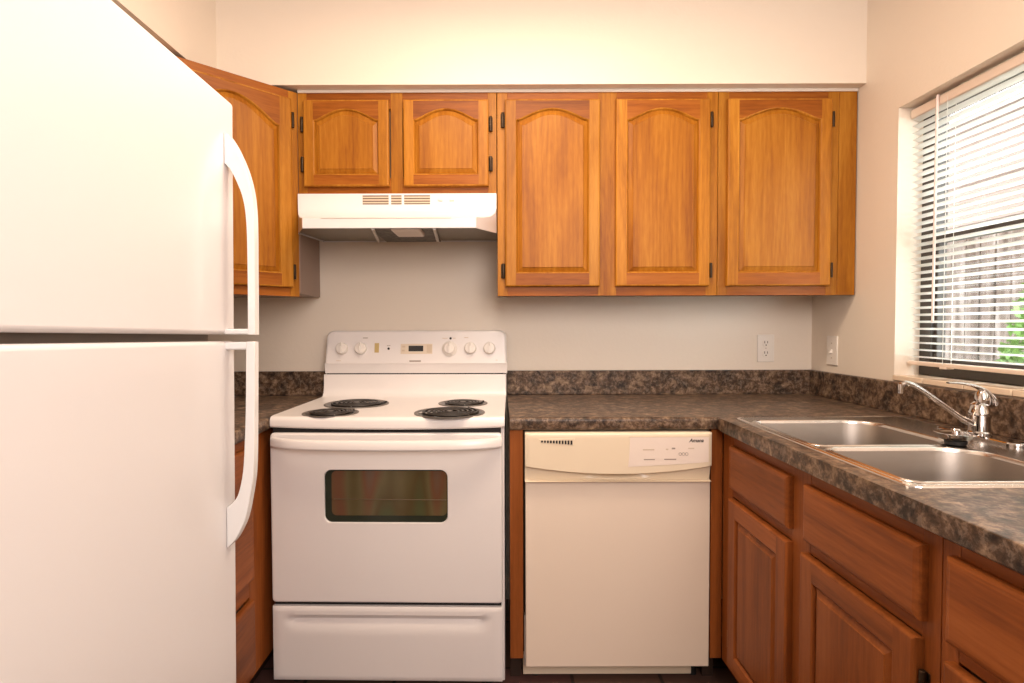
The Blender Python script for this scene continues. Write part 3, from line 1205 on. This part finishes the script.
# oven door with a rounded window opening
def holed_plate(bm_, outer, hole, y):
    ov = [bm_.verts.new((x, y, z)) for x, z in outer]
    hv = [bm_.verts.new((x, y, z)) for x, z in hole]
    ed = [bm_.edges.new((ov[i], ov[(i + 1) % len(ov)])) for i in range(len(ov))]
    ed += [bm_.edges.new((hv[i], hv[(i + 1) % len(hv)])) for i in range(len(hv))]
    bmesh.ops.triangle_fill(bm_, use_beauty=True, use_dissolve=False, edges=ed)
    return ov, hv


DY = -.320
bm = nb()
o0 = rrect(-HWX + .002, HWX - .008, .306, .866, .012, 4)
sh = lambda pts, d: [(x + (d if x < 0 else -d), z + (d if z < .586 else -d)) for x, z in pts]
wx0, wx1, wz0, wz1 = -.207, .200, .570, .747
hole = rrect(wx0, wx1, wz0, wz1, .024, 8)
wc = ((wx0 + wx1) / 2, (wz0 + wz1) / 2)
ov, hv = holed_plate(bm, sh(o0, .006), hole, DY)
loops(bm, [[(x, -.302, z) for x, z in o0], [(x, DY + .006, z) for x, z in o0], [(x, DY + .0018, z) for x, z in sh(o0, .0018)], [(x, DY, z) for x, z in sh(o0, .006)]], 0)
ins = lambda pts, d: [(x + (d if x < wc[0] else -d), z + (d if z < wc[1] else -d)) for x, z in pts]
loops(bm, [[(x, DY, z) for x, z in hole], [(x, DY + .002, z) for x, z in ins(hole, .0012)], [(x, DY + .008, z) for x, z in ins(hole, .002)]], 0)
bm.faces.new([bm.verts.new((x, -.302, z)) for x, z in o0])
bmesh.ops.remove_doubles(bm, verts=bm.verts, dist=2e-5)
od = obj('oven_door', bm, white_range, st, sharp=12)
bm = nb()
f = bm.faces.new([bm.verts.new((x, DY + .0075, z)) for x, z in ins(hole, .0005)])
bm.normal_update()
gw = obj('oven_window', bm, oglass_edge, od, fix=False, smooth=False)
bm = nb()
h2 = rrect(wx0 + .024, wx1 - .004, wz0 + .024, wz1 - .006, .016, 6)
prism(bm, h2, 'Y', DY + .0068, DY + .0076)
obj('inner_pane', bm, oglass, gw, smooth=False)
bm = nb()
tube(bm, [(wx0 + .03, DY + .0064, .648), (wx1 - .006, DY + .0064, .646)], .0014, 6)
obj('rack_wire', bm, wire_m, gw)
# bowed bar handle
bm = nb()
rings = []
for i in range(33):
    u = -1 + 2 * i / 32
    x = u * (HWX - .008)
    k = 1 - abs(u) ** 7
    yc = DY - .006 - .036 * k - .006 * (1 - u * u)
    th = .010 + .004 * k
    zc = .838 - .004 * (1 - u * u)
    zh = .0165
    rings.append([(x, yc - th * .5, zc - zh + .004), (x, yc - th * .5, zc + zh - .008), (x, yc - th * .1, zc + zh), (x, yc + th, zc + zh), (x, yc + th, zc - zh), (x, yc - th * .1, zc - zh)])
V = loops(bm, rings, 0)
bm.faces.new(V[0]); bm.faces.new(V[-1])
box(bm, -HWX + .008, -HWX + .020, DY - .012, DY + .001, .823, .853)
box(bm, HWX - .020, HWX - .008, DY - .012, DY + .001, .823, .853)
obj('handle', bm, white_range, od, bevel=.003)

# storage drawer with a scooped pull
bm = nb()
nx, nz = 48, 28
x0, x1, z0, z1 = -HWX + .003, HWX - .009, .045, .292
G = []
for j in range(nz + 1):
    row = []
    for i in range(nx + 1):
        u, v_ = i / nx, j / nz
        x = x0 + (x1 - x0) * u
        z = z0 + (z1 - z0) * v_
        t = (z1 - z)
        end = min(1, max(0, (min(u, 1 - u) - .05) / .06)); end = end * end * (3 - 2 * end)
        if t < .028:
            d = 0
        elif t < .040:
            d = .016 * (t - .028) / .012
        elif t < .095:
            q = (t - .040) / .055
            d = .016 * (1 - q) ** 2
        else:
            d = 0
        y = DY + d * end
        edge = min(i, nx - i, j, nz - j)
        if edge == 0:
            y += .004
        row.append(bm.verts.new((x, y, z)))
    G.append(row)
for j in range(nz):
    for i in range(nx):
        bm.faces.new((G[j][i], G[j][i + 1], G[j + 1][i + 1], G[j + 1][i]))
per = G[0] + [G[j][nx] for j in range(1, nz + 1)] + list(reversed(G[nz][:-1])) + [G[j][0] for j in range(nz - 1, 0, -1)]
bk = [bm.verts.new((v_.co.x, -.302, v_.co.z)) for v_ in per]
for k in range(len(per)):
    k2 = (k + 1) % len(per)
    bm.faces.new((per[k], bk[k], bk[k2], per[k2]))
bm.faces.new(bk)
obj('storage_drawer', bm, white_range, st)

# ------------------------------------------------------------------ dishwasher
org = (.387, 1.79, 0)
dw = thing('dishwasher', 'almond built-in dishwasher under the countertop', 'dishwasher', org)
dp = lambda n_, sp, m, bv=.003, sg=3: part(n_, sp, m, dw, org, bv, sg)
dp('tub', [(.088, .688, 1.832, 2.38, .10, .866)], gasket, 0)
dp('door_panel', [(.0825, .692, 1.800, 1.835, .078, .703)], almond_door, .003)
dp('toe_panel', [(.076, .655, 1.862, 1.880, .014, .085)], side_grey if False else almond, .002)
dp('side_bracket', [(.0785, .0820, 1.806, 1.83, .08, .25)], aluminium, 0)
for x in (.12, .668):
    bm = nb(); tube(bm, [(x - org[0], 1.89 - org[1], 0), (x - org[0], 1.89 - org[1], .10)], .014, 10)
    obj('foot', bm, rubber, dw)

# control panel: flat upper zone, arched lower edge, finger pocket in the middle
x0, x1, z0, z1 = .0805, .6885, .7045, .8655
arc = lambda u: .758 - .026 * (1 - (2 * u - 1) ** 2)          # height of the arched edge
bm = nb()
nx, nz = 72, 44
G = []
for i in range(nx + 1):
    u = i / nx
    x = x0 + (x1 - x0) * u
    za = arc(u)
    zsx = [z0, z0 + .006]
    col = []
    lev = []
    for k in range(14):
        lev.append((z0 + (za - .004 - z0) * k / 13, 'r'))
    lev += [(za - .002, 'e'), (za, 'f'), (za + .004, 'f')]
    for k in range(1, 12):
        lev.append((za + .004 + (z1 - .006 - za - .004) * k / 11, 'f'))
    lev += [(z1 - .003, 'c'), (z1, 't')]
    for z, typ in lev:
        y = 1.776
        if typ == 'r':
            q = (z - z0) / (za - z0)
            y = 1.802 - .011 * q
            pk = max(0, 1 - ((u - .5) / .20) ** 2)
            zp = (q - .25) / .75
            if zp > 0:
                y += .020 * pk ** .8 * math.sin(min(1, zp * 1.15) * PI / 2)
            if q < .04:
                y = 1.782
        elif typ == 'e':
            y = 1.779
        elif typ == 'c':
            y = 1.777
        elif typ == 't':
            y = 1.781
        if u < .004 or u > .996:
            y = max(y, 1.781)
        col.append(bm.verts.new((x - org[0], y - org[1], z)))
    G.append(col)
for a, b_ in zip(G, G[1:]):
    for k in range(len(a) - 1):
        bm.faces.new((a[k], b_[k], b_[k + 1], a[k + 1]))
per = [c[0] for c in G] + G[-1][1:] + [c[-1] for c in reversed(G[:-1])] + list(reversed(G[0][1:-1]))
bk = [bm.verts.new((v_.co.x, 1.835 - org[1], v_.co.z)) for v_ in per]
for k in range(len(per)):
    k2 = (k + 1) % len(per)
    bm.faces.new((per[k], bk[k], bk[k2], per[k2]))
bm.faces.new(bk)
obj('control_panel', bm, almond, dw)
ds = 309.0                   # picture scale at the panel face, for setting out its marks
dX = lambda u: (u - 500) / ds - org[0]
dZ = lambda v: 1.214 - (v - 326) / ds + .002
# inset keypad with a curved left side
bm = nb()
kp = []
for k in range(9):
    t = k / 8
    kp.append((dX(628.3 + 1.8 * math.sin(t * PI / 2) if t else 628.3), dZ(468.5 - (468.5 - 438.3) * t)))
kp += [(dX(709), dZ(438.3)), (dX(709), dZ(463.8))]
ku = [(628.3 + (709 - 628.3) * (1 - k / 10)) for k in range(1, 10)]
kp += [(dX(q), dZ(463.8 + (468.5 - 463.8) * ((709 - q) / 80.7) ** .85)) for q in ku]
prism(bm, kp, 'Y', 1.7752 - org[1], 1.779 - org[1])
keypad = mat('keypad_overlay', (0.83, 0.70, 0.60), 0.35)
obj('keypad', bm, keypad, dw, smooth=False)
bm = nb()
box(bm, dX(629), dX(709), 1.7749 - org[1], 1.777 - org[1], dZ(438.6), dZ(438.1))
obj('keypad_line', bm, beige_print, dw, smooth=False)
text('logo', 'Amana', .0165, black_print, dw, (dX(696.6), 1.7749 - org[1], dZ(442.1)), (PI / 2, 0, 0), bold=True, shear=.25)
for (u0, u1, v0, v1, m) in ((643, 654.5, 450.6, 451.8, beige_print), (644, 655, 460.6, 461.6, grey_print), (664.5, 676.5, 460.4, 461.5, grey_print),
                            (666, 668.5, 450.2, 451.6, beige_print), (672, 675.5, 449.2, 450.8, grey_print), (688.5, 694.5, 449.4, 450.4, beige_print)):
    bm = nb(); box(bm, dX(u0), dX(u1), 1.7749 - org[1], 1.777 - org[1], dZ(v1), dZ(v0))
    obj('printed_mark', bm, m, dw, smooth=False)
for k in range(3):
    bm = nb()
    lathe(bm, [(.0052, -.0004), (.0052, -.0010), (.0040, -.0010), (.0040, -.0004)], (dX(680.5 + 3.2 * k), 1.7753 - org[1], dZ(455.6)), 'Y', 20)
    obj('button', bm, grey_print, dw)
# vent: raised surround with eleven slots growing to the right
bm = nb()
q = [(538.5, 440.2), (574.8, 439.2), (573.2, 447.0), (540.5, 444.2)]
prism(bm, [(dX(u), dZ(v)) for u, v in q], 'Y', 1.7748 - org[1], 1.777 - org[1])
vent = obj('vent', bm, almond, dw, bevel=.001)
bm = nb()
for k in range(11):
    u = 540.8 + 2.95 * k
    hh = 1.7 + 2.4 * k / 10
    box(bm, dX(u), dX(u + 2.0), 1.7744 - org[1], 1.776 - org[1], dZ(441.8 + hh), dZ(441.6))
obj('vent_slots', bm, black_gap, vent, smooth=False)

# ------------------------------------------------------------------ sink, strainer, faucet
org = (1.02, 1.385, .914)
sk = thing('kitchen_sink', 'stainless steel double-bowl sink set in the countertop', 'sink', org)
zt = .005
bowls = [(.763, 1.120, 1.014, 1.313), (.763, 1.135, 1.329, 1.690)]


def rr3(b_, d, r_, z):
    x0, x1, y0, y1 = b_
    x0, x1, y0, y1 = x0 + d, x1 - d, y0 + d, y1 - d
    rr = r_ * 2.4 if b_ in bowls else r_           # the bowls sweep wider towards the faucet
    out = []
    for cx, cy, a0, q in ((x1 - rr, y0 + rr, -90, rr), (x1 - rr, y1 - rr, 0, rr), (x0 + r_, y1 - r_, 90, r_), (x0 + r_, y0 + r_, 180, r_)):
        for k in range(9):
            a = R(a0 + 90 * k / 8)
            out.append((cx + q * math.cos(a) - org[0], cy + q * math.sin(a) - org[1], z))
    return out


bm = nb()
out_ = (SX0, SX1, SY0, SY1)
o3 = rr3(out_, .010, .022, zt)
ov = [bm.verts.new(p) for p in o3]
ed = [bm.edges.new((ov[i], ov[(i + 1) % len(ov)])) for i in range(len(ov))]
for b_ in bowls:
    hv = [bm.verts.new(p) for p in rr3(b_, 0, .033, zt)]
    ed += [bm.edges.new((hv[i], hv[(i + 1) % len(hv)])) for i in range(len(hv))]
bmesh.ops.triangle_fill(bm, use_beauty=True, use_dissolve=False, edges=ed)
loops(bm, [rr3(out_, 0, .026, .0003), rr3(out_, .001, .026, .003), rr3(out_, .004, .025, .0055), rr3(out_, .007, .024, .0057), rr3(out_, .010, .022, zt)], 1)
bmesh.ops.remove_doubles(bm, verts=bm.verts, dist=2e-5)
obj('rim', bm, [deck_steel, glint_steel], sk, sharp=10)
for b_ in bowls:
    bm = nb()
    x0, x1, y0, y1 = b_
    rings = [rr3(b_, 0, .033, zt), rr3(b_, .0015, .033, zt + .0022), rr3(b_, .004, .033, zt + .0028), rr3(b_, .007, .033, zt + .001), rr3(b_, .0095, .033, zt - .006),
             rr3(b_, .014, .033, -.06), rr3(b_, .02, .033, -.12), rr3(b_, .028, .033, -.148), rr3(b_, .033, .05, -.163), rr3(b_, .075, .033, -.170)]
    c = ((x0 + x1) / 2, (y0 + y1) / 2)
    k = len(rings[0])
    cc = (c[0] - org[0], c[1] - org[1])
    last = rings[-1]
    dr = []
    for (x, y, z) in last:
        a = math.atan2(y - cc[1], x - cc[0])
        dr.append((cc[0] + .05 * math.cos(a), cc[1] + .05 * math.sin(a), -.173))
    rings.append(dr)
    loops(bm, rings[:5], 1)
    loops(bm, rings[4:], 0)
    bmesh.ops.remove_doubles(bm, verts=bm.verts, dist=1e-5)
    bo = obj('bowl', bm, [steel, glint_steel], sk, fix=False)
    bm = nb()
    lathe(bm, [(.051, -.172), (.047, -.170), (.040, -.174), (.036, -.190), (0, -.190)], (cc[0], cc[1], 0), 'Z', 32)
    obj('drain', bm, chrome, bo)

org = (1.118, 1.343, .9193)
ss = thing('sink_strainer', 'chrome basket strainer with black rubber stopper on the sink divider', 'strainer', org)
bm = nb()
lathe(bm, [(0, 0), (.017, 0), (.022, .002), (.023, .011), (.019, .013), (0, .013)], (0, 0, 0), 'Z', 32)
obj('stopper', bm, rubber, ss)
bm = nb()
lathe(bm, [(0, .013), (.024, .013), (.031, .016), (.038, .0245), (.0445, .0295), (.042, .030), (.030, .0285), (.008, .029), (.007, .034), (.010, .037), (.008, .040), (0, .0405)], (0, 0, 0), 'Z', 36)
obj('basket', bm, chrome, ss)

org = (1.252, 1.43, .9192)
fc = thing('faucet', 'chrome single-lever kitchen faucet behind the sink', 'faucet', org)
bm = nb()
pts = rrect(-.026, .026, -.125, .125, .025, 8)
loops(bm, [[(x, y, 0) for x, y in pts], [(x, y, .006) for x, y in pts], [(x * .9, y * .985, .009) for x, y in pts]], 0, cap=True)
obj('base_plate', bm, chrome, fc)
bm = nb()
lathe(bm, [(0.027, .008), (.027, .014), (.0235, .018), (.0225, .052), (.0245, .056), (.0245, .066), (.0215, .071), (.020, .086), (.012, .094), (0, .096)], (0, 0, 0), 'Z', 32)
obj('body', bm, chrome, fc)
bm = nb()
sp = smooth_path([(-.015, 0, .034), (-.05, 0, .052), (-.11, 0, .094), (-.155, 0, .125), (-.180, 0, .139), (-.197, 0, .1425), (-.206, 0, .138)], 8)
tube(bm, sp, [.0085] * 8 + [.0068] * (len(sp) - 8), 14)
tube(bm, [(-.205, 0, .140), (-.206, 0, .128), (-.2065, 0, .116)], .0082, 14)
obj('spout', bm, chrome, fc)
# lever: a hooded cap that sweeps up and forward to a thin tip
bm = nb()
path = smooth_path([(.030, 0, .082), (.026, 0, .104), (.010, 0, .122), (-.020, 0, .136), (-.055, 0, .142), (-.085, 0, .143)], 6)
wd = [.012, .017, .0195, .0205, .020, .0195, .019, .018, .017, .0165, .016, .0155, .015, .0145, .014, .0135, .013, .0125, .012, .0115, .011, .0105, .010, .0095, .009, .0085, .008, .008, .0075, .007, .006]
th = [.010] * 8 + [.010 - .006 * i / 22 for i in range(23)]
rings = []
for i, p in enumerate(path):
    t = (path[min(i + 1, len(path) - 1)] - path[max(i - 1, 0)]).normalized()
    nrm = Vector((-t.z, 0, t.x))
    w, h = wd[min(i, 30)], th[min(i, 30)] * .55
    rings.append([tuple(p + Vector((0, w * math.cos(a), 0)) + nrm * h * math.sin(a)) for a in [2 * PI * k / 16 for k in range(16)]])
V = loops(bm, rings, 0)
bm.faces.new(V[0]); bm.faces.new(V[-1])
lathe(bm, [(.017, .088), (.0175, .100), (.014, .116), (.008, .126), (0, .128)], (.006, 0, 0), 'Z', 24)
obj('lever', bm, chrome, fc)

# ------------------------------------------------------------------ outlet and switch
org = (1.163, YB, 1.113)
ot = thing('wall_outlet', 'cream duplex wall outlet above the back counter', 'outlet', org)
bm = nb(); box(bm, -.037, .037, -.006, -.0005, -.060, .060)
obj('cover_plate', bm, plate_white, ot, bevel=.003)
for dz in (.0225, -.0225):
    bm = nb()
    prism(bm, [(.0165 * math.cos(a) if abs(math.cos(a)) < .8 else math.copysign(.0145, math.cos(a)), dz + .0165 * math.sin(a)) for a in [2 * PI * k / 32 for k in range(32)]], 'Y', -.0082, -.005)
    rc = obj('receptacle', bm, plate_white, ot, bevel=.0006)
    bm = nb()
    for sx in (-.0062, .0062):
        box(bm, sx - .0014, sx + .0014, -.0085, -.008, dz - .001, dz + .009)
    prism(bm, [(.003 * math.cos(2 * PI * k / 12), dz - .0085 + .003 * math.sin(2 * PI * k / 12)) for k in range(12)], 'Y', -.0085, -.008)
    obj('slots', bm, slot_dark, rc, smooth=False)
bm = nb(); lathe(bm, [(.003, -.0055), (.003, -.0068), (0, -.0072)], (0, 0, 0), 'Y', 12)
obj('screw', bm, steel_hinge, ot)

org = (XR, 2.254, 1.109)
sw = thing('light_switch', 'cream toggle switch plate on the right wall beside the window', 'switch', org)
bm = nb(); box(bm, -.006, -.0005, -.036, .036, -.060, .060)
obj('cover_plate', bm, plate_white, sw, bevel=.003)
bm = nb(); prism(bm, [(-.005, -.010), (-.005, .008), (-.017, -.006), (-.016, -.011)], 'Y', -.004, .004)
obj('toggle', bm, plate_white, sw, bevel=.0008)
for dz in (-.030, .030):
    bm = nb(); lathe(bm, [(.003, -.0055), (.003, -.0068), (0, -.0072)], (0, 0, dz), 'X', 12)
    obj('screw', bm, steel_hinge, sw)

# ------------------------------------------------------------------ mini blind
BX = 1.417
org = (BX, 1.446, 1.075)
bl = thing('window_blind', 'white horizontal mini blind hanging in the window', 'blind', org)
part('headrail', [(BX - .014, BX + .014, 1.000, 1.896, 1.914, 1.944)], rail_m, bl, org, .003)
bm = nb()
zs_ = []
z = 1.908
while z > 1.10:
    zs_.append(z)
    z -= .0236
tilt = R(-17)
for z in zs_:
    sec = []
    for k in range(5):
        s = -1 + k / 2
        a = s * .0125
        cam_ = .0014 * (1 - s * s)
        sec.append((a * math.cos(tilt) - cam_ * math.sin(tilt), a * math.sin(tilt) + cam_ * math.cos(tilt)))
    for k in range(4):
        (xa, za), (xb, zb) = sec[k], sec[k + 1]
        f = bm.faces.new([bm.verts.new(p) for p in ((xa, 1.002 - org[1], za + z - org[2]), (xb, 1.002 - org[1], zb + z - org[2]), (xb, 1.892 - org[1], zb + z - org[2]), (xa, 1.892 - org[1], za + z - org[2]))])
        f.smooth = True
obj('slats', bm, slat_m, bl, fix=False)
part('bottom_rail', [(BX - .013, BX + .013, 1.000, 1.894, 1.077, 1.0905)], rail_m, bl, org, .004)
for y in (1.742, 1.446, 1.15):
    bm = nb()
    for dx in (-.0135, .0135):
        tube(bm, [(dx, y - org[1], 1.085 - org[2]), (dx, y - org[1], 1.93 - org[2])], .0009, 6)
    obj('ladder_cord', bm, slat_m, bl)
    bm = nb()
    box(bm, -.015, .015, y - .012 - org[1], y + .012 - org[1], 1.0725 - org[2], 1.0795 - org[2])
    obj('cord_clip', bm, rail_m, bl, bevel=.002)
bm = nb()
tube(bm, [(-.020, 1.772 - org[1], 1.945 - org[2]), (-.022, 1.772 - org[1], 1.935 - org[2]), (-.024, 1.772 - org[1], 1.222 - org[2])], .0042, 6)
obj('tilt_wand', bm, wand_m, bl)
